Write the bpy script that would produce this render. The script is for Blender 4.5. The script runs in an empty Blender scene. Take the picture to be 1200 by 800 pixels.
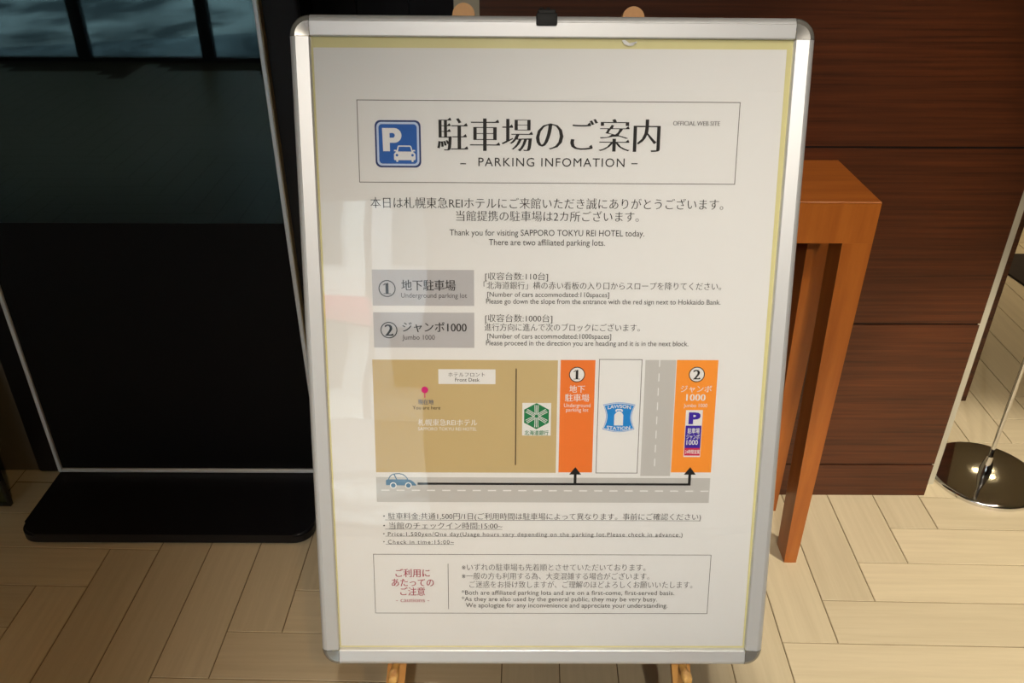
import bpy, bmesh, math, random
from mathutils import Vector, Matrix
random.seed(7)
C = bpy.context.scene.collection
SC = bpy.context.scene

# ---------------------------------------------------------------- camera
TH, RO = 0.5319, 0.0037
F = Vector((0, math.cos(TH), -math.sin(TH)))
R0 = Vector((1, 0, 0)); U0 = R0.cross(F)
RX = R0*math.cos(RO) + U0*math.sin(RO)
UX = -R0*math.sin(RO) + U0*math.cos(RO)
CAMP = Vector((0, 0, 1.5))
cd = bpy.data.cameras.new('camera'); cam = bpy.data.objects.new('camera', cd); C.objects.link(cam)
cam.matrix_world = Matrix(((RX.x, UX.x, -F.x, CAMP.x), (RX.y, UX.y, -F.y, CAMP.y), (RX.z, UX.z, -F.z, CAMP.z), (0, 0, 0, 1)))
cd.sensor_width = 36; cd.lens = 983.997/1200*36; cd.clip_start = 0.02
SC.camera = cam

# ---------------------------------------------------------------- world, lamps, exposure
w = bpy.data.worlds.new('World'); SC.world = w; w.use_nodes = True
bg = w.node_tree.nodes['Background']; bg.inputs[0].default_value = (0.72, 0.88, 1.0, 1); bg.inputs[1].default_value = 7.5
SC.view_settings.view_transform = 'Standard'; SC.view_settings.look = 'None'
SC.view_settings.exposure = 0.0; SC.view_settings.gamma = 1; SC.view_settings.use_curve_mapping = False

def spot(loc, aim, power, color, size, blend=0.6, radius=0.03):
    l = bpy.data.lights.new('downlight_or_fill', 'SPOT'); l.energy = power; l.color = color
    l.spot_size = math.radians(size); l.spot_blend = blend; l.shadow_soft_size = radius
    o = bpy.data.objects.new('downlight_or_fill', l); C.objects.link(o); o.location = loc
    o.rotation_euler = (Vector(aim)-Vector(loc)).to_track_quat('-Z', 'Y').to_euler()
    return o
WARM = (1.0, 0.91, 0.75)
spot((0.12, -0.60, 2.72), (0.60, 0.80, 0.15), 120, (1.0, 0.91, 0.78), 56, 0.9, 0.03)
spot((0.05, -2.10, 2.72), (0.34, 0.95, 0.66), 195, (1.0, 0.91, 0.79), 38, 0.8, 0.03)  # added fill from farther back, evens out the lower half of the notice
spot((1.60, 0.30, 2.72), (1.27, 1.30, 0.0), 290, WARM, 33, 0.35, 0.03)
spot((1.30, 0.55, 2.72), (0.72, 1.68, 0.85), 75, (1.0, .80, .52), 22, 0.6, 0.03)  # added narrow spot to brighten the console table
spot((0.45, -0.95, 2.72), (-0.95, 1.15, 0.0), 50, (1.0, 0.64, 0.28), 36, 1.0, 0.015)
spot((-1.9, 0.40, 2.72), (-0.75, 1.05, 0.0), 26, (1.0, 0.44, 0.10), 34, 1.0, 0.04)  # added orange fill for the left floor, kept clear of the notice
spot((2.3, 1.9, 2.72), (2.2, 2.3, 0), 60, (1.0, .8, .52), 75, 0.8, 0.04)
spot((2.9, 4.2, 2.72), (2.9, 4.2, 0), 170, (1.0, .8, .52), 80, 0.8, 0.04)
spot((3.3, 6.2, 2.72), (3.3, 6.2, 0), 170, (1.0, .8, .52), 90, 0.8, 0.04)  # added for bounce, lightens the ceiling mirrored in the post's base
spot((-1.2, -1.6, 2.72), (-1.2, -1.6, 0), 45, (1.0, .86, .66), 80, 0.8, 0.04)  # added behind the viewer to lift the floor mirrored in the kiosk screen
spot((-2.6, -2.2, 2.72), (-2.6, -2.2, 0), 45, (1.0, .86, .66), 80, 0.8, 0.04)  # second added fill for that mirrored floor
sl = bpy.data.lights.new('sun', 'SUN'); sl.energy = 14; sl.color = (1, .95, .86); sl.angle = math.radians(.6)
so = bpy.data.objects.new('sun', sl); C.objects.link(so); so.rotation_euler = Vector((.75, -.28, -.62)).to_track_quat('-Z', 'Y').to_euler()

# ---------------------------------------------------------------- helpers
def mesh_obj(name, bm, m, parent=None, smooth=False):
    me = bpy.data.meshes.new(name); bm.normal_update(); bm.to_mesh(me); bm.free()
    o = bpy.data.objects.new(name, me); C.objects.link(o)
    if m: me.materials.append(m)
    if smooth:
        for p in me.polygons: p.use_smooth = True
        try: me.set_sharp_from_angle(angle=math.radians(35))
        except Exception: pass
    if parent: o.parent = parent
    return o
def thing(name, label, cat, loc=(0, 0, 0), group=None):
    o = bpy.data.objects.new(name, None); C.objects.link(o); o.location = loc
    o['label'] = label; o['category'] = cat
    if group: o['group'] = group
    return o
def tag(o, label, cat, group=None):
    o['label'] = label; o['category'] = cat
    if group: o['group'] = group
    return o
def struct(o, label=None):
    o['kind'] = 'structure'
    if label: o['label'] = label
    return o
def bx(bm, x0, x1, y0, y1, z0, z1, bev=0, seg=2):
    vs = [bm.verts.new(p) for p in ((x0,y0,z0),(x1,y0,z0),(x1,y1,z0),(x0,y1,z0),(x0,y0,z1),(x1,y0,z1),(x1,y1,z1),(x0,y1,z1))]
    fs = [bm.faces.new([vs[i] for i in f]) for f in ((3,2,1,0),(4,5,6,7),(0,1,5,4),(1,2,6,5),(2,3,7,6),(3,0,4,7))]
    if bev:
        es = list({e for f in fs for e in f.edges})
        bmesh.ops.bevel(bm, geom=es, offset=bev, segments=seg, affect='EDGES', profile=0.5)
def box(name, m, x0, x1, y0, y1, z0, z1, parent=None, bev=0, seg=2):
    bm = bmesh.new(); bx(bm, x0, x1, y0, y1, z0, z1, bev, seg); return mesh_obj(name, bm, m, parent, smooth=bev > 0)
def prism(bm, pts, z0, z1, axis='z'):
    a = [bm.verts.new((p[0], p[1], z0)) for p in pts]; b = [bm.verts.new((p[0], p[1], z1)) for p in pts]
    n = len(pts); bm.faces.new(a[::-1]); bm.faces.new(b)
    for i in range(n): bm.faces.new((a[i], a[(i+1) % n], b[(i+1) % n], b[i]))
def lathe(bm, prof, cx=0, cy=0, n=48, a0=0, a1=2*math.pi):
    full = abs(a1-a0-2*math.pi) < 1e-6
    k = n if full else n+1
    rings = []
    for i in range(k):
        a = a0+(a1-a0)*i/n
        rings.append([bm.verts.new((cx+r*math.cos(a), cy+r*math.sin(a), z)) for r, z in prof])
    for i in range(n):
        A, B = rings[i], rings[(i+1) % k]
        for j in range(len(prof)-1):
            try: bm.faces.new((A[j], B[j], B[j+1], A[j+1]))
            except ValueError: pass
    bmesh.ops.remove_doubles(bm, verts=bm.verts, dist=1e-6)
    bmesh.ops.recalc_face_normals(bm, faces=bm.faces)
def tube(bm, p0, p1, r0, r1=None, n=16):
    p0, p1 = Vector(p0), Vector(p1); r1 = r0 if r1 is None else r1
    d = (p1-p0).normalized(); q = d.to_track_quat('Z', 'Y')
    A = []; B = []
    for i in range(n):
        a = 2*math.pi*i/n; c = Vector((math.cos(a), math.sin(a), 0))
        A.append(bm.verts.new(p0+q@(c*r0))); B.append(bm.verts.new(p1+q@(c*r1)))
    for i in range(n): bm.faces.new((A[i], A[(i+1) % n], B[(i+1) % n], B[i]))
    bm.faces.new(A[::-1]); bm.faces.new(B)

# ---------------------------------------------------------------- materials
def mat(name, col, rough=0.5, metal=0, spec=0.5, emit=None, coat=0):
    m = bpy.data.materials.new(name); m.use_nodes = True; b = m.node_tree.nodes['Principled BSDF']
    b.inputs['Base Color'].default_value = (*col, 1); b.inputs['Roughness'].default_value = rough
    b.inputs['Metallic'].default_value = metal; b.inputs['Specular IOR Level'].default_value = spec
    if coat: b.inputs['Coat Weight'].default_value = coat; b.inputs['Coat Roughness'].default_value = 0.06
    if emit: b.inputs['Emission Color'].default_value = (*emit[0], 1); b.inputs['Emission Strength'].default_value = emit[1]
    return m
def grain(name, c0, c1, scale=(2, 40, 40), rough=0.4, rand=0.0, bump=0.1, detail=5, spec=0.5, lo=0.3, hi=0.7, coat=0, blotch=0.0):
    """fibrous wood-like colour: stretched noise in object space, optional tone shift per object"""
    m = mat(name, c0, rough, spec=spec, coat=coat); nt = m.node_tree; N = nt.nodes; L = nt.links; b = N['Principled BSDF']
    tc = N.new('ShaderNodeTexCoord'); mp = N.new('ShaderNodeMapping'); mp.inputs['Scale'].default_value = scale
    L.new(tc.outputs['Object'], mp.inputs['Vector'])
    oi = N.new('ShaderNodeObjectInfo')
    cmb = N.new('ShaderNodeVectorMath'); cmb.operation = 'ADD'
    sc = N.new('ShaderNodeVectorMath'); sc.operation = 'SCALE'; sc.inputs[0].default_value = (37, 53, 71)
    L.new(oi.outputs['Random'], sc.inputs['Scale']); L.new(mp.outputs[0], cmb.inputs[0]); L.new(sc.outputs[0], cmb.inputs[1])
    no = N.new('ShaderNodeTexNoise'); no.inputs['Scale'].default_value = 1; no.inputs['Detail'].default_value = detail
    no.inputs['Roughness'].default_value = 0.65; L.new(cmb.outputs[0], no.inputs['Vector'])
    cr = N.new('ShaderNodeValToRGB'); cr.color_ramp.elements[0].position = lo; cr.color_ramp.elements[1].position = hi
    cr.color_ramp.elements[0].color = (*c0, 1); cr.color_ramp.elements[1].color = (*c1, 1)
    L.new(no.outputs['Fac'], cr.inputs[0]); out = cr.outputs[0]
    if rand or blotch:
        hs = N.new('ShaderNodeHueSaturation'); mr = N.new('ShaderNodeMapRange'); L.new(oi.outputs['Random'], mr.inputs[0])
        mr.inputs[3].default_value = 1-rand; mr.inputs[4].default_value = 1+rand
        L.new(mr.outputs[0], hs.inputs['Value']); L.new(out, hs.inputs['Color']); out = hs.outputs[0]
    L.new(out, b.inputs['Base Color'])
    bp = N.new('ShaderNodeBump'); bp.inputs['Strength'].default_value = bump; bp.inputs['Distance'].default_value = 0.002
    L.new(no.outputs['Fac'], bp.inputs['Height']); L.new(bp.outputs[0], b.inputs['Normal'])
    return m
def clear_sheet(name, wave=0.0, tint=(1, 1, 1), ior=1.49, rough=0.02):
    m = bpy.data.materials.new(name); m.use_nodes = True; nt = m.node_tree; N = nt.nodes; L = nt.links
    N.clear(); o = N.new('ShaderNodeOutputMaterial'); mx = N.new('ShaderNodeMixShader'); t = N.new('ShaderNodeBsdfTransparent')
    t.inputs[0].default_value = (*tint, 1)
    g = N.new('ShaderNodeBsdfGlossy'); g.inputs['Roughness'].default_value = rough; fr = N.new('ShaderNodeFresnel'); fr.inputs[0].default_value = ior
    if wave:
        tc = N.new('ShaderNodeTexCoord'); no = N.new('ShaderNodeTexNoise'); no.inputs['Scale'].default_value = 5; no.inputs['Detail'].default_value = 1
        L.new(tc.outputs['Object'], no.inputs['Vector']); bp = N.new('ShaderNodeBump'); bp.inputs['Strength'].default_value = wave; bp.inputs['Distance'].default_value = 0.01
        L.new(no.outputs['Fac'], bp.inputs['Height']); L.new(bp.outputs[0], g.inputs['Normal']); L.new(bp.outputs[0], fr.inputs['Normal'])
    L.new(fr.outputs[0], mx.inputs[0]); L.new(t.outputs[0], mx.inputs[1]); L.new(g.outputs[0], mx.inputs[2]); L.new(mx.outputs[0], o.inputs[0])
    return m
M = dict(
    tile=grain('floor_tile', (.53, .44, .29), (.62, .525, .355), (3, 60, 60), rough=.42, rand=.07, bump=.12, lo=.3, hi=.75),
    grout=mat('grout', (.16, .11, .05), .9),
    walnut=grain('dark_walnut_veneer', (.044, .0115, .0032), (.120, .031, .0080), (2.6, 1, 130), rough=.42, rand=.06, bump=.12, lo=.32, hi=.72),
    walnut_edge=mat('walnut_groove', (.008, .003, .001), .8),
    cream=grain('cream_laminate_edge', (.50, .46, .35), (.58, .54, .42), (30, 30, 3), rough=.6, bump=.05),
    orange=grain('cherry_veneer', (.33, .088, .012), (.47, .145, .022), (30, 30, 2.2), rough=.35, bump=.06, coat=.15),
    orange_top=grain('cherry_veneer_top', (.33, .088, .012), (.47, .145, .022), (3, 45, 30), rough=.35, bump=.06, coat=.15),
    easel=grain('easel_pine', (.42, .175, .038), (.62, .32, .09), (25, 25, 3), rough=.5, bump=.1),
    peg=grain('easel_peg_wood', (.42, .17, .035), (.80, .50, .16), (60, 60, 12), rough=.35, bump=.15),
    alu=mat('satin_aluminium', (.74, .75, .76), .42, .45),
    chrome=mat('chrome', (.72, .72, .72), .06, 1),
    corner=mat('corner_chrome', (.50, .49, .46), .25, .7),
    black=mat('black_lacquer', (.006, .006, .007), .35),
    black_matt=mat('matt_black_steel', (.006, .006, .008), .45, spec=.3),
    screen=mat('dark_screen_glass', (.004, .005, .006), .02, coat=0, spec=.62),
    panel=mat('black_lower_panel', (.0025, .0025, .003), .55, spec=.15),
    silver=mat('silver_trim', (.66, .68, .70), .4, .35),
    trim_reflection=mat('olive_reflection_on_trim', (.36, .28, .15), .45, .3),  # wall's reflection on the silver trim's side, put into the colour
    darkwall=grain('black_wall_panel', (.003, .003, .005), (.007, .007, .010), (60, 2, 2), rough=.6, spec=.2),
    ceiling=mat('ceiling_paint', (.55, .52, .45), .8),
    plaster=mat('plaster', (.42, .37, .30), .8),
    taupe=grain('taupe_column', (.115, .10, .075), (.15, .13, .10), (4, 4, 4), rough=.7),
    rubber=mat('black_rubber', (.01, .01, .01), .7),
    paper=mat('white_poster_paper', (.80, .80, .79), .6, spec=.3),
    yellow=mat('yellow_backing_sheet', (.70, .65, .32), .5),
    cover=clear_sheet('clear_cover_sheet', .14), pane=clear_sheet('window_glass', 0, (.92, .96, .95)),
    mat_=grain('dark_door_mat', (.016, .009, .005), (.028, .016, .009), (80, 80, 80), rough=.9),
    frameM=mat('dark_window_frame', (.03, .03, .03), .4, .5),
    street=mat('asphalt', (.13, .13, .135), .9), pave=grain('pavement', (.04, .05, .055), (.36, .37, .37), (1.1, .6, 1), rough=.9, bump=0, detail=3, lo=.4, hi=.62),  # pavement's pale patches paint lit ground into the colour
    dimglass=mat('dim_green_panel', (.03, .035, .012), .2),
)
M['screen'].node_tree.nodes['Principled BSDF'].inputs['Specular Tint'].default_value = (.62, .93, 1, 1)
# inks and printed colours
for k, c in dict(ink=(.015, .014, .014), soft=(.09, .085, .09), navy=(.02, .06, .16), white=(.80, .80, .79), green=(.012, .20, .07), crimson=(.36, .008, .05),
                 violet=(.05, .02, .36), red=(.60, .03, .09), blue=(.018, .12, .45), deepblue=(.012, .035, .16), paleblue=(.55, .66, .85), orange_a=(.84, .21, .035), orange_b=(.93, .33, .04),
                 tan=(.58, .45, .225), grey_a=(.50, .495, .51), road=(.55, .54, .52), logoblue=(.015, .25, .66), pink=(.66, .02, .20), carblue=(.06, .17, .30), line=(.09, .06, .03), hair=(.12, .11, .10)).items():
    M['i_'+k] = mat('print_'+k, c, .6, spec=.3)
TEXT=[
('駐車場のご案内', -140.7, 135.1, 281.5, 318.3, 'C', 2, 'ink'),
('-', -112.4, -105.2, 262.2, 272.5, 'L', 0, 'ink'),
('PARKING INFOMATION', -89.8, 92.1, 262.9, 273.2, 'L', 0, 'ink'),
('-', 100.6, 108.2, 263.5, 273.9, 'L', 0, 'ink'),
('OFFICIAL WEB SITE', 150.2, 208.0, 313.4, 318.7, 'S', 0, 'ink'),
('本日は札幌東急REIホテルにご来館いただき誠にありがとうございます。', -225.5, 218.7, 210.6, 223.4, 'C', 0, 'ink'),
('当館提携の駐車場は2カ所ございます。', -118.1, 112.8, 194.9, 207.2, 'C', 0, 'ink'),
('Thank you for visiting SAPPORO TOKYU REI HOTEL today.', -126.5, 120.6, 176.7, 184.3, 'L', 0, 'ink'),
('There are two affiliated parking lots.', -76.8, 71.1, 164.6, 172.2, 'L', 0, 'ink'),
('地下駐車場', -189.3, -119.7, 105.4, 118.8, 'C', 1, 'ink'),
('Underground parking lot', -189.9, -105.0, 96.1, 102.3, 'L', 0, 'soft'),
('ジャンボ1000', -189.4, -105.6, 50.5, 63.7, 'C', 1, 'ink'),
('Jumbo 1000', -189.8, -147.3, 40.5, 46.8, 'L', 0, 'soft'),
('[収容台数:110台]', -81.5, -0.8, 119.8, 129.1, 'C', 0, 'ink'),
('「北海道銀行」横の赤い看板の入り口からスロープを降りてください。', -83.5, 222.9, 107.9, 117.3, 'C', 0, 'ink'),
('[Number of cars accommodated:110spaces]', -78.8, 78.7, 98.0, 104.2, 'L', 0, 'ink'),
('Please go down the slope from the entrance with the red sign next to Hokkaido Bank.', -80.3, 223.4, 88.9, 95.4, 'L', 0, 'ink'),
('[収容台数:1000台]', -81.6, 5.8, 64.6, 74.3, 'C', 0, 'ink'),
('進行方向に進んで次のブロックにございます。', -82.4, 120.2, 52.6, 62.3, 'C', 0, 'ink'),
('[Number of cars accommodated:1000spaces]', -78.8, 83.1, 42.6, 49.0, 'L', 0, 'ink'),
('Please proceed in the direction you are heading and it is in the next block.', -80.4, 184.8, 33.3, 39.9, 'L', 0, 'ink'),
('ホテルフロント', -130.4, -82.1, -9.8, -3.9, 'C', 0, 'ink'),
('Front Desk', -121.4, -89.1, -16.3, -11.4, 'L', 0, 'ink'),
('現在地', -171.1, -150.3, -48.3, -41.6, 'C', 1, 'navy'),
('You are here', -178.4, -141.4, -55.2, -50.4, 'L', 0, 'ink'),
('札幌東急REIホテル', -171.7, -92.2, -78.1, -69.2, 'C', 1, 'white'),
('SAPPORO TOKYU REI HOTEL', -171.9, -93.0, -84.9, -80.3, 'L', 0, 'white'),
('北海道銀行', -28.9, 3.4, -91.0, -84.4, 'L', 1, 'green'),
('地下', 30.0, 50.7, -31.0, -21.3, 'C', 1, 'white'),
('駐車場', 24.4, 56.8, -43.4, -33.4, 'C', 1, 'white'),
('Underground', 23.4, 58.7, -51.2, -46.0, 'L', 0, 'white'),
('parking lot', 26.3, 56.1, -57.5, -52.4, 'L', 0, 'white'),
('ジャンボ', 177.9, 219.5, -29.9, -20.6, 'C', 1, 'white'),
('1000', 186.0, 211.9, -41.5, -32.5, 'S', 1, 'white'),
('Jumbo 1000', 183.3, 214.7, -50.6, -45.6, 'L', 0, 'white'),
('・駐車料金:共通1,500円/1日(ご利用時間は駐車場によって異なります。事前にご確認ください)', -222.2, 216.0, -214.5, -205.1, 'C', 0, 'ink'),
('・当館のチェックイン時間:15:00~', -222.6, -58.1, -228.8, -219.3, 'C', 0, 'ink'),
('・Price:1,500yen/One day(Usage hours vary depending on the parking lot.Please check in advance.)', -223.0, 192.1, -239.5, -233.1, 'L', 0, 'ink'),
('・Check in time:15:00~', -223.3, -125.4, -251.6, -245.1, 'L', 0, 'ink'),
('ご利用に', -207.7, -159.6, -302.5, -290.3, 'C', 1, 'crimson'),
('あたっての', -213.3, -154.1, -317.1, -305.1, 'C', 1, 'crimson'),
('ご注意', -201.6, -166.8, -331.2, -318.9, 'C', 1, 'crimson'),
('- cautions -', -208.0, -161.0, -341.4, -334.7, 'S', 0, 'crimson'),
('※いずれの駐車場も先着順とさせていただいております。', -114.8, 142.9, -292.2, -282.0, 'C', 0, 'soft'),
('※一般の方も利用する為、大変混雑する場合がございます。', -114.9, 148.8, -305.6, -295.6, 'C', 0, 'soft'),
('ご迷惑をお掛け致しますが、ご理解のほどよろしくお願いいたします。', -104.0, 210.3, -318.9, -308.6, 'C', 0, 'soft'),
('*Both are affiliated parking lots and are on a first-come, first-served basis.', -115.1, 185.4, -329.6, -322.9, 'L', 0, 'ink'),
('*As they are also used by the general public, they may be very busy.', -115.2, 161.3, -339.6, -332.9, 'L', 0, 'ink'),
('We apologize for any inconvenience and appreciate your understanding.', -109.5, 176.7, -349.5, -342.8, 'L', 0, 'ink'),
('P', 191.0, 206.8, -74.6, -57.8, 'L', 3, 'violet'),
('駐車場', 190.5, 206.7, -87.9, -80.4, 'L', 1, 'white'),
('ジャンボ', 189.3, 207.2, -96.2, -88.9, 'L', 1, 'white'),
('1000', 189.9, 205.4, -104.3, -96.7, 'L', 1, 'white'),
('24時間営業', 188.8, 208.5, -117.0, -111.1, 'L', 1, 'white'),
('1', -212.2, -203.4, 100.7, 115.2, 'S', 1, 'ink'),
('2', -211.8, -201.9, 45.6, 60.4, 'S', 1, 'ink'),
('1', 35.6, 43.7, -12.6, 0.3, 'S', 1, 'ink'),
('2', 193.6, 203.1, -11.9, 1.0, 'S', 1, 'ink'),
]
# ================================================================= SETTING
UNIT = 0.12252; PHI = 0.01995
EB = Vector((math.cos(PHI), -math.sin(PHI), 0)); EA = Vector((math.sin(PHI), math.cos(PHI), 0)); ORG = Vector((-0.5075, 1.2755, 0))
floor = struct(box('floor', M['grout'], -6, 5, -3.5, 8, -.05, -.0022), 'floor of pale wood-look tiles in herringbone')
def in_frame(P):
    d = P-CAMP; z = d.dot(F)
    if z < .05: return False
    return abs(d.dot(RX)/z*984) < 640 and abs(d.dot(UX)/z*984) < 440
TL_, G = 5, .0022
def tile_bm(A):
    bm = bmesh.new(); l = TL_*UNIT/2-G/2; h = UNIT/2-G/2
    bx(bm, -l, l, -h, h, -.006, 0)
    top = [e for e in bm.edges if all(abs(v.co.z) < 1e-6 for v in e.verts)]
    bmesh.ops.bevel(bm, geom=top, offset=.0009, segments=1, affect='EDGES')
    return bm
tile_me = None; rest = bmesh.new()
ntile = 0
def put_tile(b0, a0, vert):
    global tile_me, ntile
    hl = TL_/2
    cb, ca = (b0+.5, a0+hl) if vert else (b0+hl, a0+.5)
    P = ORG+EB*(cb*UNIT)+EA*(ca*UNIT)
    if not (-5.6 < P.x < 4.6 and -3.1 < P.y < 7.5): return
    rot = -PHI+(math.pi/2 if vert else 0)
    vis = False
    for s in range(11):
        t = (s/10-.5)*TL_*UNIT; D = EA if vert else EB; E2 = EB if vert else EA
        for e in (-.5, 0, .5):
            if in_frame(P+D*t+E2*(e*UNIT)): vis = True
    # hidden behind the walls
    if vis and P.y > 1.95 and P.x < 1.15: vis = False
    if vis and P.y > 4.2: vis = False
    if vis:
        if tile_me is None:
            o = mesh_obj('tile', tile_bm(False), M['tile'], floor); tile_me = o.data
        else:
            o = bpy.data.objects.new('tile', tile_me); C.objects.link(o); o.parent = floor
        o.location = P; o.rotation_euler = (0, 0, rot); ntile += 1
    else:
        l = TL_*UNIT/2-G/2; h = UNIT/2-G/2; c, s = math.cos(rot), math.sin(rot)
        rest.faces.new([rest.verts.new((P.x+c*u-s*v, P.y+s*u+c*v, 0)) for u, v in ((-l, -h), (l, -h), (l, h), (-l, h))])
for j in range(-60, 70):
    for m_ in range(-9, 10):
        a0 = j+10*m_
        if -55 < a0 < 60: put_tile(j-1, a0, True)
for k in range(-55, 60):
    for m_ in range(-12, 13):
        b0 = k-1+10*m_
        if -60 < b0 < 65: put_tile(b0, k-1, False)
o = mesh_obj('distant_tiles', rest, M['tile'], floor); o['kind'] = 'stuff'

ceil = struct(box('ceiling', M['ceiling'], -6, 5, -3.5, 8, 2.8, 2.85), 'plain ceiling')
struct(box('wall_left', M['plaster'], -6.05, -6, -3.5, 8, -.004, 2.8), 'plain side wall')
struct(box('wall_right', M['plaster'], 5, 5.05, -3.5, 8, -.004, 2.8), 'plain side wall')
struct(box('wall_far', M['plaster'], -6, 5, 8, 8.05, -.004, 2.8), 'plain far wall')
# panelled wall behind the notice: cream core with walnut panels on the front
wall = struct(box('wall_back', M['cream'], -.119, 1.1545, 1.786, 2.15, 0, 2.8), 'walnut panelled wall with cream edge')
zs = [0, .104, .527, .955, 1.383, 1.811, 2.239, 2.667, 2.8]
box('groove_backing', M['walnut_edge'], -.064, 1.108, 1.7445, 1.786, 0, 2.8, wall)
for z0, z1 in zip(zs[:-1], zs[1:]):
    box('panel', M['walnut'], -.066, 1.111, 1.741, 1.7445, z0+(.0025 if z0 else 0), z1-.0025, wall)
# brown end board further back, black wall section behind the kiosk, taupe column
struct(box('trim_1', M['walnut'], 1.20, 1.431, 2.19, 2.215, 0, 2.8), 'dark brown end board behind the cream wall edge')
bw = struct(box('wall_recess', M['darkwall'], -1.6, -.119, 2.10, 2.16, 0, 2.8), 'black wall behind the kiosk')
for i in range(12):
    x0 = -1.6+i*.1234
    box('panel', M['darkwall'], x0+.002, x0+.1214, 2.085, 2.10, 0, 2.8, bw)
struct(box('trim_2', M['taupe'], -1.60, -1.25, 1.83, 2.085, 0, 2.8, bev=.006), 'taupe column left of the kiosk')
# lamps in the ceiling (mirrored in the post's base)
for i, (x, y) in enumerate(((3.64, 5.24), (3.92, 5.37), (3.76, 5.08))):
    bm = bmesh.new(); lathe(bm, [(0, 2.789), (.042, 2.789), (.042, 2.80)], x, y, 24)
    struct(mesh_obj('ceiling_lamp', bm, mat('lamp_disc', (1, .9, .7), .5, emit=((1, .80, .45), 28))), 'round recessed ceiling lamp')
# window wall behind the camera
wf = struct(box('wall_front', M['walnut'], -.45, 5, -3.5, -3.4, -.004, 2.8), 'wall behind the viewer')
for i in range(5):
    x0 = -5.45+i*1.0
    fr = bmesh.new(); bx(fr, x0, x0+.05, -3.48, -3.42, 0, 2.16); bx(fr, x0+.95, x0+1, -3.48, -3.42, 0, 2.16)
    bx(fr, x0+.05, x0+.95, -3.48, -3.42, 0, .03); bx(fr, x0+.05, x0+.95, -3.48, -3.42, 2.1, 2.16)
    wn = struct(mesh_obj('window_%d' % (i+1), fr, M['frameM']), 'tall dark framed street window')
    box('pane', M['pane'], x0+.05, x0+.95, -3.452, -3.446, .03, 2.1, wn)
struct(box('trim_3', M['plaster'], -6, -.45, -3.5, -3.4, 2.16, 2.8), 'wall strip above the windows')
struct(box('wall_front', M['plaster'], -6, -5.45, -3.5, -3.4, -.004, 2.16), 'wall behind the viewer')
struct(box('ground_outside', M['pave'], -30, 20, -7.0, -3.5, -.12, -.03), 'pavement outside'); struct(box('street_outside', M['street'], -30, 20, -20, -7.0, -.14, -.06), 'street outside')
random.seed(3)
for i, (x0, x1, h, col) in enumerate([(-22, -14.2, 9, (.45, .42, .38)), (-14, -8.2, 12, (.30, .20, .16)), (-8, -3.2, 8, (.5, .5, .48)), (-3, 3, 13, (.34, .34, .36)), (3.2, 11, 10, (.42, .38, .33))]):
    b = bpy.data.objects.new('building', None); C.objects.link(b); b.location = ((x0+x1)/2, -18, -.1); struct(b, ['pale beige low office block', 'brown brick block', 'white low shop building', 'tall grey office block', 'cream office block'][i]+' across the street')
    box('wall', mat('facade', col, .8), (x0-x1)/2, (x1-x0)/2, -2, 0, 0, h, b)
    nw = int((x1-x0)/1.4); wmesh = None
    for k in range(nw):
        for f_ in range(int(h//3)):
            wx = (x0-x1)/2+.5+k*1.4
            if wmesh is None:
                o = box('window', M['screen'], 0, .9, 0, .06, 0, 1.5, b); wmesh = o.data
            else:
                o = bpy.data.objects.new('window', wmesh); C.objects.link(o); o.parent = b
            o.location = (wx, -.01, .9+3*f_)

struct(box('added_awning', mat('added_awning_red', (.55, .06, .09), .8), -9.5, -3.0, -17.9, -17.2, 2.3, 3.0, bev=.03), 'added red canopy across the street, only for its reflection')  # unseen canopy, added to put red into the cover sheet's reflection
# ================================================================= KIOSK
k = thing('display_kiosk', 'tall black freestanding digital display with silver trim, switched off, left of the notice', 'display', (-.865, 1.78, 0))
kx = .865; ky = -1.78
def kb(name, m, x0, x1, y0, y1, z0, z1, **a): return box(name, m, x0+kx, x1+kx, y0+ky, y1+ky, z0, z1, k, **a)
kb('body', M['black_matt'], -1.296, -.434, 1.800, 1.822, .02, 1.95, bev=.008)
kb('screen', M['screen'], -1.2145, -.518, 1.779, 1.799, .762, 1.90)
kb('lower_panel', M['panel'], -1.2145, -.518, 1.782, 1.799, .05, .760)
bm = bmesh.new()
for (x0, x1, z0, z1) in ((-1.2245, -1.2145, .040, 1.91), (-.518, -.508, .040, 1.91), (-1.2145, -.518, .040, .050), (-1.2145, -.518, 1.90, 1.91)):
    bx(bm, x0+kx, x1+kx, 1.775+ky, 1.792+ky, z0, z1, .0015, 1)
mesh_obj('trim_frame', bm, M['silver'], k, True)
kb('side_trim', M['trim_reflection'], -.509, -.5065, 1.778, 1.806, .040, 1.91)
kb('side_trim', M['trim_reflection'], -1.226, -1.2235, 1.778, 1.806, .040, 1.91)
# rounded base plate
def rrect(x0, x1, y0, y1, r, n=8):
    P = []
    for cx, cy, a in ((x1-r, y1-r, 0), (x0+r, y1-r, 90), (x0+r, y0+r, 180), (x1-r, y0+r, 270)):
        for i in range(n+1):
            t = math.radians(a+90*i/n); P.append((cx+r*math.cos(t), cy+r*math.sin(t)))
    return P
bm = bmesh.new(); prism(bm, [(a+kx, b+ky) for a, b in rrect(-1.222, -.495, 1.540, 1.96, .045)], .012, .038)
ed = [e for e in bm.edges if all(v.co.z > .037 for v in e.verts)]
bmesh.ops.bevel(bm, geom=ed, offset=.006, segments=3, affect='EDGES')
mesh_obj('base_plate', bm, M['black_matt'], k, True)
bm = bmesh.new(); prism(bm, [(a+kx, b+ky) for a, b in rrect(-1.185, -.53, 1.560, 1.92, .03)], 0, .013); mesh_obj('base_foot', bm, M['rubber'], k)

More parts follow.
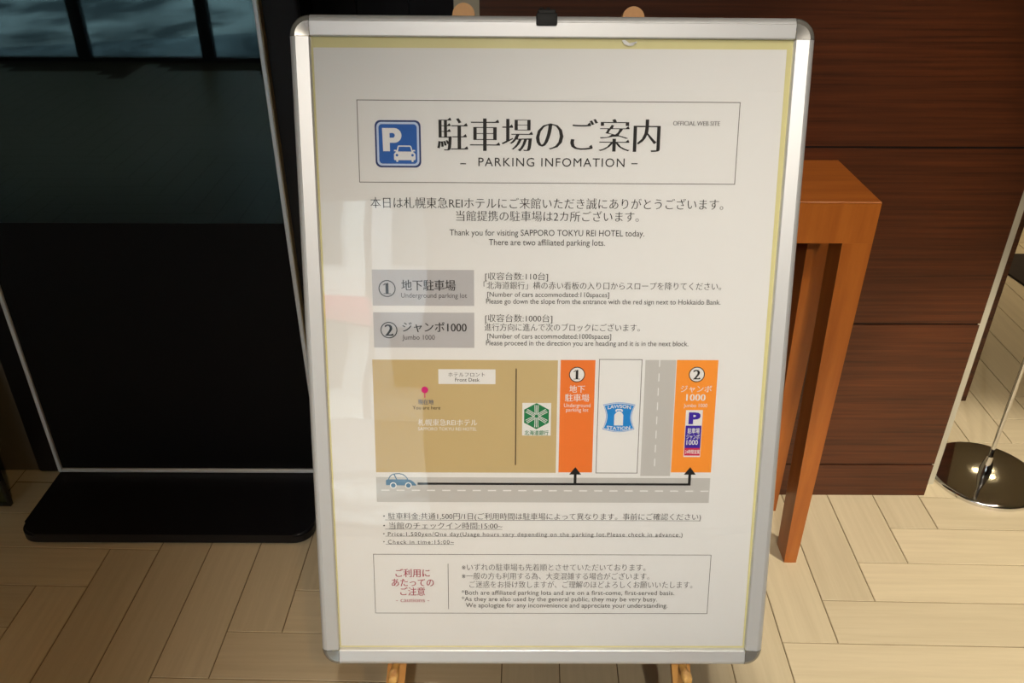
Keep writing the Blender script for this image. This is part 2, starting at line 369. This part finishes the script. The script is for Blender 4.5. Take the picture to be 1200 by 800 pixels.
# ================================================================= FLOOR STAND at the far left
s = thing('leaflet_stand', 'small dim green panel in thin black frame at the left edge of the floor', 'stand', (-1.40, 1.69, 0))
bm = bmesh.new()
for a in ((-.12, .082, -.006, .006, 0, .010), (.074, .082, -.006, .006, .010, .34), (-.12, -.112, -.006, .006, .010, .34), (-.12, .082, -.006, .006, .34, .35)): bx(bm, *a)
mesh_obj('frame', bm, M['black'], s); box('panel', M['dimglass'], -.112, .074, -.002, .002, .010, .34, s)

# ================================================================= CONSOLE TABLE
t = thing('console_table', 'orange cherry wood console table against the walnut wall', 'table', (.3, 1.62, 0))
def tb(x, y): return (x-.3, y-1.62)
bm = bmesh.new(); bx(bm, -.406, .394, -.128, .119, .9255, .928, .0008, 1); mesh_obj('tabletop', bm, M['orange_top'], t, True)
bm = bmesh.new(); bx(bm, -.406, .394, -.128, -.106, .844, .9253); bx(bm, -.406, .394, .097, .119, .844, .9253)
bx(bm, -.406, -.384, -.106, .097, .844, .9253); bx(bm, .372, .394, -.106, .097, .844, .9253); mesh_obj('apron', bm, M['orange'], t)
for sx in (1, -1):
    for sy in (-1, 1):
        bm = bmesh.new(); xo = -.006+sx*.400; yo = -.128 if sy < 0 else .119
        rings = []
        for z, wx, wy in ((0, .029, .062), (.8438, .058, .066)):
            xs = (xo, xo-sx*wx); ys = (yo, yo-sy*wy)
            rings.append([bm.verts.new((x, y, z)) for x, y in ((xs[0], ys[0]), (xs[1], ys[0]), (xs[1], ys[1]), (xs[0], ys[1]))])
        A, B = rings; bm.faces.new(A); bm.faces.new(B[::-1])
        for i in range(4): bm.faces.new((A[i], B[i], B[(i+1) % 4], A[(i+1) % 4]))
        bmesh.ops.recalc_face_normals(bm, faces=bm.faces)
        mesh_obj('leg', bm, M['orange'], t)

# ================================================================= STANCHION
st = thing('queue_post', 'chrome queue post with round polished base beside the cream wall edge', 'post', (1.3077, 1.8203, 0))
bm = bmesh.new(); lathe(bm, [(0, 0), (.1435, 0), (.1445, .0015), (.1445, .009), (.1425, .0125), (.139, .0145), (.136, .0148), (.0, .0170)], n=96); mesh_obj('base', bm, M['chrome'], st, True)
bm = bmesh.new(); lathe(bm, [(0, .0171), (.0165, .0171), (.0160, .030), (.0125, .050), (.0085, .072), (.0, .073)], n=32); mesh_obj('collar', bm, M['chrome'], st, True)
bm = bmesh.new(); lathe(bm, [(0, .0731), (.0062, .0731), (.0062, .90), (.0, .90)], n=24); mesh_obj('pole', bm, M['chrome'], st, True)
bm = bmesh.new(); lathe(bm, [(0, .9001), (.012, .9001), (.012, .93), (.022, .945), (.018, .965), (0, .972)], n=32); mesh_obj('finial', bm, M['chrome'], st, True)

# dark mat beyond
bm = bmesh.new(); prism(bm, [(2.0, 3.290), (2.023, 3.116), (2.043, 2.95), (3.4, 2.95), (3.4, 3.290)][::-1], .0005, .009)
tag(mesh_obj('door_mat', bm, M['mat_']), 'dark floor mat far beyond the queue post', 'mat')

# ================================================================= NOTICE BOARD
EX = Vector((1.0, .0066, -.005)).normalized(); EY = Vector((.0029, .2875, .9578)); EY = (EY-EX*EY.dot(EX)).normalized(); NZ = EX.cross(EY)
SCN = Vector((.0464, .9351, .906)); BASEV = 438.5
def W3(u, v, z=0): return SCN+EX*(u/1000)+EY*(v/1000)+NZ*(z/1000)
nb = thing('notice_board', 'aluminium snap-frame parking notice in Japanese and English on a wooden easel', 'sign')
base = W3(0, -BASEV, 0)
nb.matrix_world = Matrix(((EX.x, EY.x, NZ.x, base.x), (EX.y, EY.y, NZ.y, base.y), (EX.z, EY.z, NZ.z, base.z), (0, 0, 0, 1)))
def L3(u, v, z=0): return Vector((u/1000, (v+BASEV)/1000, z/1000))
IU, IV, RW = 290.5, 414.0, 24.5
prof = [(0, -12), (0, 0), (.8, 2.6), (2.6, 5.0), (5.2, 6.6), (7.2, 7.0), (7.9, 8.0), (23.2, 6.2), (24.5, 5.0), (24.5, -4), (12, -12)]   # (inward from outer edge, height) in mm
def rail(p0, p1, inward):
    bm = bmesh.new(); A = []; B = []
    for d, h in prof:
        A.append(bm.verts.new(L3(p0[0]+inward[0]*d, p0[1]+inward[1]*d, h))); B.append(bm.verts.new(L3(p1[0]+inward[0]*d, p1[1]+inward[1]*d, h)))
    n = len(prof)
    for i in range(n): bm.faces.new((A[i], A[(i+1) % n], B[(i+1) % n], B[i]))
    bm.faces.new(A); bm.faces.new(B[::-1]); bmesh.ops.recalc_face_normals(bm, faces=bm.faces)
    mesh_obj('frame_rail', bm, M['alu'], nb, True)
g = .5
rail((-IU+g, IV+RW), (IU-g, IV+RW), (0, -1)); rail((-IU+g, -IV-RW), (IU-g, -IV-RW), (0, 1))
rail((-IU-RW, -IV+g), (-IU-RW, IV-g), (1, 0)); rail((IU+RW, -IV+g), (IU+RW, IV-g), (-1, 0))
for sx, sy, a in ((1, 1, 0), (-1, 1, 90), (-1, -1, 180), (1, -1, 270)):
    bm = bmesh.new()
    pr = [(max(RW-d, 0)/1000, (h+(.25 if 0 < h else 0))/1000) for d, h in prof]
    pr = [(0.0, .0062), (.012, .0074)] + [p for p in pr if p[0] > .002 and p[1] > 0][::-1] + [(RW/1000, -.012), (0, -.012)]
    pr = [(0.0, .0064), (.009, .0072), (.0172, .0080), (.0180, .0071), (.0200, .0066), (.0225, .0048), (.0240, .0022), (.0245, -.001), (.0245, -.012), (0, -.012)]
    c = L3(sx*IU, sy*IV); lathe(bm, pr, c.x, c.y, 14, math.radians(a), math.radians(a+90)); mesh_obj('corner_cap', bm, M['corner'], nb, True)
def slab(name, m, pts, z0, z1, parent=None):
    bm = bmesh.new(); prism(bm, [L3(*p)[:2] for p in pts], z0/1000, z1/1000); return mesh_obj(name, bm, m, parent or nb)
R4 = lambda u0, u1, v0, v1: [(u0, v0), (u1, v0), (u1, v1), (u0, v1)]
slab('back_board', M['black'], R4(-303, 303, -426, 426), -11.5, -3)
slab('backing_sheet', M['yellow'], R4(-302, 302, -425, 425), -2.9, -1.9)
poster = slab('poster_sheet', M['paper'], [(-288.6, -411.5), (288.0, -410.8), (283.4, 403.0), (-288.2, 401.5)], -1.8, -1.2)
slab('cover_sheet', M['cover'], R4(-300, 300, -423, 423), .2, .9)
# black hanging clip on the top rail, scrap of paper under the rail
bm = bmesh.new(); a = L3(-20.5, 431, 0); b = L3(4.5, 445, 0); bx(bm, a.x, b.x, a.y-.004, b.y-.004, .0065, .0135, .002, 2)
bx(bm, a.x+.002, b.x-.002, b.y-.010, b.y+.0005, -.012, .008, .001, 1); bx(bm, a.x+.004, a.x+.009, b.y+.0005, b.y+.003, -.002, .005, .001, 1); bx(bm, b.x-.013, b.x-.008, b.y+.0005, b.y+.003, -.002, .005, .001, 1)
mesh_obj('clip', bm, M['rubber'], nb, True)
bm = bmesh.new(); prism(bm, [L3(*p)[:2] for p in [(83, 412), (87, 412.5), (92, 408.8), (101, 409), (101.5, 411), (97, 406.2), (91, 405.6), (86, 407.5)][::-1]], .0010, .0014)
bmesh.ops.recalc_face_normals(bm, faces=bm.faces); mesh_obj('paper_scrap', bm, M['paper'], nb)

# ---- printed flat shapes (children of the poster sheet)
def flat(name, col, polys, z=-1.15):
    bm = bmesh.new()
    for pts in polys: bm.faces.new([bm.verts.new(L3(p[0], p[1], z)) for p in pts])
    for f in bm.faces:
        f.normal_update()
        if f.normal.z < 0: f.normal_flip()
    return mesh_obj(name, bm, M['i_'+col], poster)
def outline(pts, w):
    out = []
    n = len(pts)
    for i in range(n):
        p, q = Vector(pts[i]), Vector(pts[(i+1) % n]); d = (q-p).normalized(); nn = Vector((-d.y, d.x))*w/2
        out.append([p-nn-d*w/2, q-nn+d*w/2, q+nn+d*w/2, p+nn-d*w/2])
    return out
def ring(c, r0, r1, n=40):
    P = []
    for i in range(n):
        a, b = 2*math.pi*i/n, 2*math.pi*(i+1)/n
        P.append([(c[0]+r*math.cos(t), c[1]+r*math.sin(t)) for r, t in ((r1, a), (r1, b), (r0, b), (r0, a))])
    return P
def disc(c, r, n=40): return [[(c[0]+r*math.cos(2*math.pi*i/n), c[1]+r*math.sin(2*math.pi*i/n)) for i in range(n)]]
def strip(pts, w):
    out = []
    for p, q in zip(pts[:-1], pts[1:]):
        p, q = Vector(p), Vector(q); d = (q-p).normalized(); nn = Vector((-d.y, d.x))*w/2; out.append([p-nn, q-nn, q+nn, p+nn])
    return out
def rr(u0, u1, v0, v1, r): return rrect(u0, u1, v0, v1, r, 6)
flat('heading_border', 'hair', outline([(-238, 341.1), (231.2, 341.1), (231.2, 242.5), (-238, 242.5)], .9))
# parking pictogram
flat('pictogram_plate', 'deepblue', [rr(-217.3, -160.8, 260.6, 317.5, 7)], -1.15); flat('pictogram_plate', 'paleblue', [rr(-215.2, -162.9, 262.7, 315.4, 6)], -1.10)
flat('pictogram_plate', 'blue', [rr(-212.6, -165.5, 265.2, 312.8, 4.2)], -1.05)
car = []
X, Y = -217.3, 317.5; sx_ = 56.5/575; q = lambda a, b: (X+(a-93)*sx_, Y-(b-117)*56.9/585)
car += [[q(*p) for p in ((360, 515), (345, 500), (328, 500), (328, 482), (355, 482), (362, 490), (375, 440), (385, 428), (535, 428), (548, 440), (560, 490), (566, 482), (595, 482), (595, 500), (575, 500), (560, 515))]]
car += [[q(*p) for p in ((345, 512), (578, 512), (598, 535), (598, 600), (590, 610), (335, 610), (327, 600), (327, 535))], [q(*p) for p in ((352, 608), (380, 608), (378, 632), (356, 632))], [q(*p) for p in ((545, 608), (573, 608), (571, 632), (549, 632))]]
flat('pictogram_car', 'white', car, -1.0)
flat('pictogram_car', 'blue', [[q(*p) for p in ((378, 503), (390, 443), (532, 443), (548, 503))]]+disc(q(364, 548), 1.6, 16)+disc(q(560, 548), 1.6, 16), -.96)
pp = [q(185, 213)]; 
for i in range(13):
    a = math.radians(90-180*i/12); pp.append(q(335+92*math.cos(a), 304-91*math.sin(a)))
pp += [q(278, 395), q(278, 500), q(192, 500)]
flat('pictogram_letter', 'white', [pp], -1.0)
ph = [q(278, 275)]
for i in range(9):
    a = math.radians(90-180*i/8); ph.append(q(315+28*math.cos(a), 304-29*math.sin(a)))
ph += [q(278, 333)]
flat('pictogram_letter', 'blue', [ph], -.96)
flat('caption_block', 'grey_a', [R4(-226.8, -95.8, 85.5, 132.5)]); flat('caption_block', 'grey_a', [R4(-226.8, -95.8, 29.6, 76.6)])
for c, r in (((-207.8, 107.9), 11.0), ((-206.9, 53.0), 11.0)): flat('number_ring', 'ink', ring(c, r-1.3, r), -1.0)
# map
flat('map_block', 'tan', [R4(-230, 14.2, -145.2, 13.2)]); flat('map_label', 'white', [R4(-143.5, -68, -19.8, .5)], -1.05)
flat('map_line', 'line', [R4(-41.5, -39.9, -134, 1.8)], -1.05)
flat('map_block', 'orange_a', [R4(17.8, 63.6, -144.5, 13.8)]); flat('map_block', 'orange_b', [R4(171.1, 225.8, -144.0, 14.5)])
flat('map_outline', 'hair', outline([(68.9, 14.7), (125, 14.7), (125, -145.2), (68.9, -145.2)], .9))
flat('map_road', 'road', [R4(129.6, 170.2, -149.4, 14.3)], -1.16); flat('map_road', 'road', [R4(-230.3, 225.5, -188.8, -152.2)])
flat('road_dashes', 'white', [R4(147.6, 149.0, v, v+11) for v in [14-9-20*i for i in range(8)]]+[R4(-223.8+20.8*i, -212.6+20.8*i, -172.3, -170.5) for i in range(22)], -1.05)['kind'] = 'stuff'
flat('route_arrow', 'ink', [R4(-174, 199.0, -163.2, -160.0), R4(38.9, 42.7, -160.2, -146), [(40.7, -136.7), (49.0, -147.6), (32.5, -147.6)], R4(195.2, 199.0, -160.2, -146), [(197.1, -136.2), (205.3, -147.2), (188.9, -147.2)]], -1.0)
for c in ((39.8, -6.1), (198.4, -5.3)): flat('number_disc', 'ink', disc(c, 10.6), -1.05); flat('number_disc', 'white', disc(c, 9.4), -1.0)
flat('map_pin', 'pink', disc((-161.8, -28.1), 4.6, 24)+[R4(-162.4, -161.2, -39, -32)], -1.05)
# small blue car
Q = lambda a, b: (-217.2+(a-260)*41.1/430, -147.0-(b-180)*17.7/172)
arc = lambda c, r, a0, a1, n=12: [(c[0]+r*math.cos(math.radians(a0+(a1-a0)*i/n)), c[1]+r*math.sin(math.radians(a0+(a1-a0)*i/n))) for i in range(n+1)]
cb = [Q(262, 345), Q(262, 275), Q(290, 262), Q(570, 262), Q(620, 272), Q(660, 300), Q(690, 335), Q(690, 350)]
flat('map_car', 'carblue', [cb], -.98)
top = [Q(300, 262), Q(318, 225), Q(350, 195), Q(400, 183), Q(455, 180), Q(505, 192), Q(545, 220), Q(575, 262)]
flat('map_car', 'carblue', strip(top, 1.3)+strip([Q(380, 188), Q(415, 262)], 1.5), -.97)
flat('map_car', 'white', disc(Q(365, 348), 4.6, 20)+disc(Q(580, 348), 4.6, 20), -.94); flat('map_car', 'carblue', disc(Q(365, 348), 3.2, 20)+disc(Q(580, 348), 3.2, 20), -.9)
# bank emblem: green hexagon with six-armed star of striped arms
flat('bank_emblem', 'white', [R4(-32.1, 6.3, -91.6, -45.6)], -1.05)
hc = (-13.1, -64.2); hexa = [(hc[0]+18.4*math.sin(math.radians(60*i))*1.04, hc[1]+18.4*math.cos(math.radians(60*i))) for i in range(6)]
flat('bank_emblem', 'green', [hexa], -1.0)
arms = []
for i in range(6):
    a = math.radians(60*i); d = Vector((math.sin(a), math.cos(a))); n_ = Vector((d.y, -d.x)); c = Vector(hc)
    for off in (-2.3, 0, 2.3): arms.append([c+d*2.2+n_*(off*.8-.45), c+d*15.6+n_*(off-.5), c+d*15.6+n_*(off+.5), c+d*2.2+n_*(off*.8+.45)])
flat('bank_emblem', 'white', arms, -.95)
# shop emblem: blue waisted shield with a milk can
S_ = lambda a, b: (75.6+(a-225)*43.4/490, -44.4-(b-155)*41.8/465)
def shield(k):
    # waisted outline, k = inset
    P = []
    for i in range(13): x = 228+k*1.1+(712-228-2.2*k)*i/12; P.append((x, 190+k-35*math.sin(math.pi*i/12)))
    for i in range(1, 12): t_ = i/12; P.append((712-k*1.1-(712-664)*math.sin(math.pi*t_), 190+k+(575-190-2*k)*t_))
    for i in range(13): x = 712-k*1.1-(712-228-2.2*k)*i/12; P.append((x, 575-k+45*math.sin(math.pi*i/12)))
    for i in range(1, 12): t_ = i/12; P.append((228+k*1.1+(712-664)*math.sin(math.pi*t_), 575-k-(575-190-2*k)*t_))
    return [S_(*p) for p in P]
flat('shop_emblem', 'logoblue', [shield(0)], -1.05); flat('shop_emblem', 'white', [shield(7)], -1.0); flat('shop_emblem', 'logoblue', [shield(17)], -.95)
can = [(400, 515), (400, 355), (412, 330), (432, 312), (432, 300), (415, 300), (415, 268), (440, 256), (500, 256), (525, 268), (525, 300), (507, 300), (507, 312), (525, 330), (535, 355), (535, 515)]
flat('shop_emblem', 'white', [[S_(*p) for p in can]], -.9); flat('shop_emblem', 'logoblue', [[S_(*p) for p in ((432, 300), (432, 290), (445, 278), (497, 278), (507, 290), (507, 300), (492, 300), (485, 290), (455, 290), (448, 300))]], -.86)
# pasted parking sign on the second block
flat('small_sign', 'white', [R4(186.9, 209.5, -121.5, -54.7)], -1.05); flat('small_sign', 'violet', [R4(187.6, 208.9, -108.6, -76.6)], -1.0); flat('small_sign', 'red', [R4(187.6, 208.9, -119.5, -108.6)], -1.0)
# cautions box and underlines
flat('caution_border', 'hair', outline([(-237.6, -267.5), (233.8, -267.5), (233.8, -359.0), (-237.6, -359.0)], .8)); flat('caution_divider', 'hair', [R4(-134.3, -133.5, -352.6, -281.8)])
for u1, v in ((216.3, -215.6), (-58.1, -229.3), (192.3, -240.0), (-125.4, -252.2)): flat('underline', 'soft', [R4(-220, u1, v-.3, v+.3)])

# ---- lettering
def raw_text(s, sp=1):
    cu = bpy.data.curves.new('t', 'FONT'); cu.body = s; cu.space_character = sp; cu.size = 1; cu.resolution_u = 3; cu.fill_mode = 'FRONT'
    ob = bpy.data.objects.new('t', cu); C.objects.link(ob)
    dg = bpy.context.evaluated_depsgraph_get(); dg.update()
    me = bpy.data.meshes.new_from_object(ob.evaluated_get(dg)); bpy.data.objects.remove(ob); bpy.data.curves.remove(cu)
    return me
def styled(s, mode, bold, sp=1):
    """mesh of a line; CJK and serif lines get thin horizontals, heavier verticals and small triangular terminals"""
    me = raw_text(s, sp); bm = bmesh.new(); bm.from_mesh(me); bpy.data.meshes.remove(me)
    bmesh.ops.remove_doubles(bm, verts=bm.verts, dist=1e-5)
    nx = {}; 
    be = [e for e in bm.edges if len(e.link_faces) == 1]
    info = []
    for f in bm.faces: f.normal_update()
    gs = 1 if sum(f.normal.z*f.calc_area() for f in bm.faces) > 0 else -1
    for e in be:
        f = e.link_faces[0]; l = [l for l in e.link_loops][0]
        a, b = l.vert.co, l.link_loop_next.vert.co; d = (b-a)
        if d.length < 1e-7: continue
        sgn = gs
        n = Vector((d.y, -d.x, 0)).normalized()*sgn
        for v in e.verts: nx.setdefault(v, []).append(n)
        info.append((e, n, d.length))
    dx, dy = {('C', 0): (.000, .012), ('C', 1): (.012, .004), ('C', 2): (.016, .020), ('S', 0): (.002, .014), ('S', 1): (.026, .008), ('L', 0): (.0, .0), ('L', 1): (.014, .014), ('L', 2): (.02, .02), ('L', 3): (.055, .04)}[(mode, bold)]
    if mode == 'L': dy = -dy
    tri = []
    if mode in 'CS' and bold:
        tt = .13
        for e, n, ln in info:
            if n.x > .97 and .03 < ln < tt:
                vt, vb = sorted(e.verts, key=lambda v: -v.co.y)
                nt_ = [m for m in nx[vt] if m is not n]; nb_ = [m for m in nx[vb] if m is not n]
                if any(m.y > .97 for m in nt_) and any(m.y < -.97 for m in nb_): tri.append(vt)
    mv = {}
    for v, ns in nx.items():
        s_x = max([n.x for n in ns], key=abs); s_y = max([n.y for n in ns], key=abs)
        mv[v] = Vector((s_x*dx, -s_y*dy, 0))
    for v, d in mv.items(): v.co += d
    for v in tri:
        p = v.co.copy(); z = p.z
        f = bm.faces.new([bm.verts.new(p+Vector(a)) for a in ((.004, -.02, 0), (.0, .0, 0), (-.035, .062, 0), (-.12, -.002, 0))])
        f.normal_update()
    for f in bm.faces:
        f.normal_update()
        if f.normal.z < 0: f.normal_flip()
    return bm
ref = {}
def ext(bm):
    xs = [v.co.x for v in bm.verts]; ys = [v.co.y for v in bm.verts]; return min(xs), max(xs), min(ys), max(ys)
def refh(ch, mode, bold):
    k_ = (ch, mode, bold)
    if k_ not in ref:
        b = styled(ch, mode, bold); e = ext(b); b.free(); ref[k_] = (e[2], e[3])
    return ref[k_]
ZT = -.80
for s, u0, u1, v0, v1, mode, bold, col in TEXT:
    bm = styled(s, mode, bold); x0, x1, y0, y1 = ext(bm)
    cjk = any(ord(c_) > 0x3000 for c_ in s)
    if cjk: lo, hi = refh('国', mode, bold)
    else: lo, hi = refh('H', mode, bold)
    if s[:2] in ('・P', '・C'): v1 += .5; v0 -= .6
    ky_ = (v1-v0)/(hi-lo); kx_ = (u1-u0)/(x1-x0)
    if len(s) > 2 and kx_/ky_ > 1.02:      # wide setting: open the tracking rather than stretch the letters
        bm.free(); bm = styled(s, mode, bold, min(kx_/ky_, 1.16 if len(s) > 30 else 1.4)**1.05); x0, x1, y0, y1 = ext(bm); kx_ = (u1-u0)/(x1-x0)
    if not cjk and len(s) > 1: ky_ = min(max(ky_, kx_*.8), kx_*1.15)
    if len(s) == 1 and s in '12':
        um = (u0+u1)/2
        if s == '1':
            bm.free(); bm = bmesh.new()
            for pts in ([(-.09, 0), (.09, 0), (.09, .74), (-.02, .74), (-.09, .66)], [(-.24, 0), (.24, 0), (.24, .045), (-.24, .045)], [(-.09, .74), (-.26, .60), (-.25, .565), (-.09, .64)]):
                f = bm.faces.new([bm.verts.new((p[0], p[1], 0)) for p in pts]); f.normal_update()
                if f.normal.z < 0: f.normal_flip()
            x0, x1, lo, hi = -.24, .24, 0, .74
        ky_ = (v1-v0)/(hi-lo); kx_ = ky_*1.05; u0 = um-(x1-x0)/2*kx_
    if s == '-': ky_ = 14; 
    vm = (v0+v1)/2
    for v in bm.verts:
        yy_ = (v.co.y-(lo+hi)/2)*ky_ if s != '-' else (v.co.y-(lo+hi)/2)*ky_
        p = L3(u0+(v.co.x-x0)*kx_, vm+yy_, ZT); v.co = p
    mesh_obj('text_line', bm, M['i_'+col], poster)
# arched lettering on the shop emblem
for s, ua, ub, vc, hh, bow in (('LAWSON', 82.0, 112.8, -50.6, 5.0, 1.8), ('STATION', 81.6, 112.8, -80.2, 4.8, -1.6)):
    bm = styled(s, 'L', 2); x0, x1, y0, y1 = ext(bm); lo, hi = refh('H', 'L', 2)
    for v in bm.verts:
        tq = (v.co.x-x0)/(x1-x0); v.co = L3(ua+(ub-ua)*tq, vc+(v.co.y-(lo+hi)/2)/(hi-lo)*hh+bow*math.sin(math.pi*tq)-bow*.5, ZT)
    mesh_obj('emblem_lettering', bm, M['i_white'], poster)

# ================================================================= EASEL
ez = thing('easel', 'light wooden tripod easel holding up the parking notice', 'easel', W3(0, -946, -24).xyz)
ez.location.z = 0
off = Vector(ez.location)
def easel_leg(ut, vt, ub, vb, w=27, th=19, z0=-33):
    bm = bmesh.new(); d = Vector((ut-ub, vt-vb)).normalized(); n_ = Vector((d.y, -d.x)); P = []
    c = Vector((ut, vt))-d*(w/2)
    for i in range(13):
        a = math.radians(180*i/12); P.append(c+n_*(w/2*math.cos(a))+d*(w/2*math.sin(a)))
    P.append(Vector((ub, vb))-n_*(w/2)); P.append(Vector((ub, vb))+n_*(w/2))
    A = [bm.verts.new(W3(p.x, p.y, z0)-off) for p in P]; B = [bm.verts.new(W3(p.x, p.y, z0+th)-off) for p in P]
    bm.faces.new(A[::-1]); bm.faces.new(B)
    for i in range(len(P)): bm.faces.new((A[i], A[(i+1) % len(P)], B[(i+1) % len(P)], B[i]))
    # flat foot on the floor
    for v in bm.verts:
        if (v.co+off).z < .03: v.co.z = -off.z
    bmesh.ops.recalc_face_normals(bm, faces=bm.faces)
    return mesh_obj('leg', bm, M['easel'], ez)
easel_leg(-106, 455, -268, -946); easel_leg(96.5, 452.5, 262, -946)
bm = bmesh.new()
p0 = W3(-5, 380, -46)-off; p1 = Vector((0.0, 1.47, 0))-off
d = (p1-p0).normalized(); n1 = Vector((1, 0, 0)); n2 = d.cross(n1).normalized()
A = [bm.verts.new(p0+n1*a*.013+n2*b*.009) for a, b in ((-1, -1), (1, -1), (1, 1), (-1, 1))]; B = [bm.verts.new(p1+n1*a*.013+n2*b*.009) for a, b in ((-1, -1), (1, -1), (1, 1), (-1, 1))]
for v in B: v.co.z = -off.z
bm.faces.new(A); bm.faces.new(B[::-1])
for i in range(4): bm.faces.new((A[i], A[(i+1) % 4], B[(i+1) % 4], B[i]))
bmesh.ops.recalc_face_normals(bm, faces=bm.faces); mesh_obj('leg', bm, M['easel'], ez)
for v_ in (375, -250):
    bm = bmesh.new(); a = [W3(u, v, z)-off for u, v in ((-130-(.0 if v_ > 0 else 65), v_-14), (120+(0 if v_ > 0 else 75), v_-14), (120+(0 if v_ > 0 else 75), v_+14), (-130-(0 if v_ > 0 else 65), v_+14)) for z in (-45, -33.2)]
    vs = [bm.verts.new(p) for p in a]
    for f_ in ((0, 2, 4, 6), (7, 5, 3, 1), (0, 1, 3, 2), (2, 3, 5, 4), (4, 5, 7, 6), (6, 7, 1, 0)): bm.faces.new([vs[i] for i in f_])
    bmesh.ops.recalc_face_normals(bm, faces=bm.faces); mesh_obj('crossbar', bm, M['easel'], ez)
for u in (-211.5, 204.5):
    bm = bmesh.new(); a = W3(u, -445.2, -13.8)-off; dn = NZ
    pts = [(0, 5.0), (10, 5.2), (24, 5.4), (28, 6.6), (34, 7.6), (41, 7.4), (46, 5.6), (48, 0.3)]
    q_ = dn.to_track_quat('Z', 'Y'); rings = []
    for h, r in pts: rings.append([bm.verts.new(a+q_@Vector((r/1000*math.cos(i*math.pi/8), r/1000*math.sin(i*math.pi/8), h/1000))) for i in range(16)])
    for A_, B_ in zip(rings[:-1], rings[1:]):
        for i in range(16): bm.faces.new((A_[i], A_[(i+1) % 16], B_[(i+1) % 16], B_[i]))
    bm.faces.new(rings[0][::-1]); bm.faces.new(rings[-1]); bmesh.ops.recalc_face_normals(bm, faces=bm.faces)
    mesh_obj('peg', bm, M['peg'], ez, True)
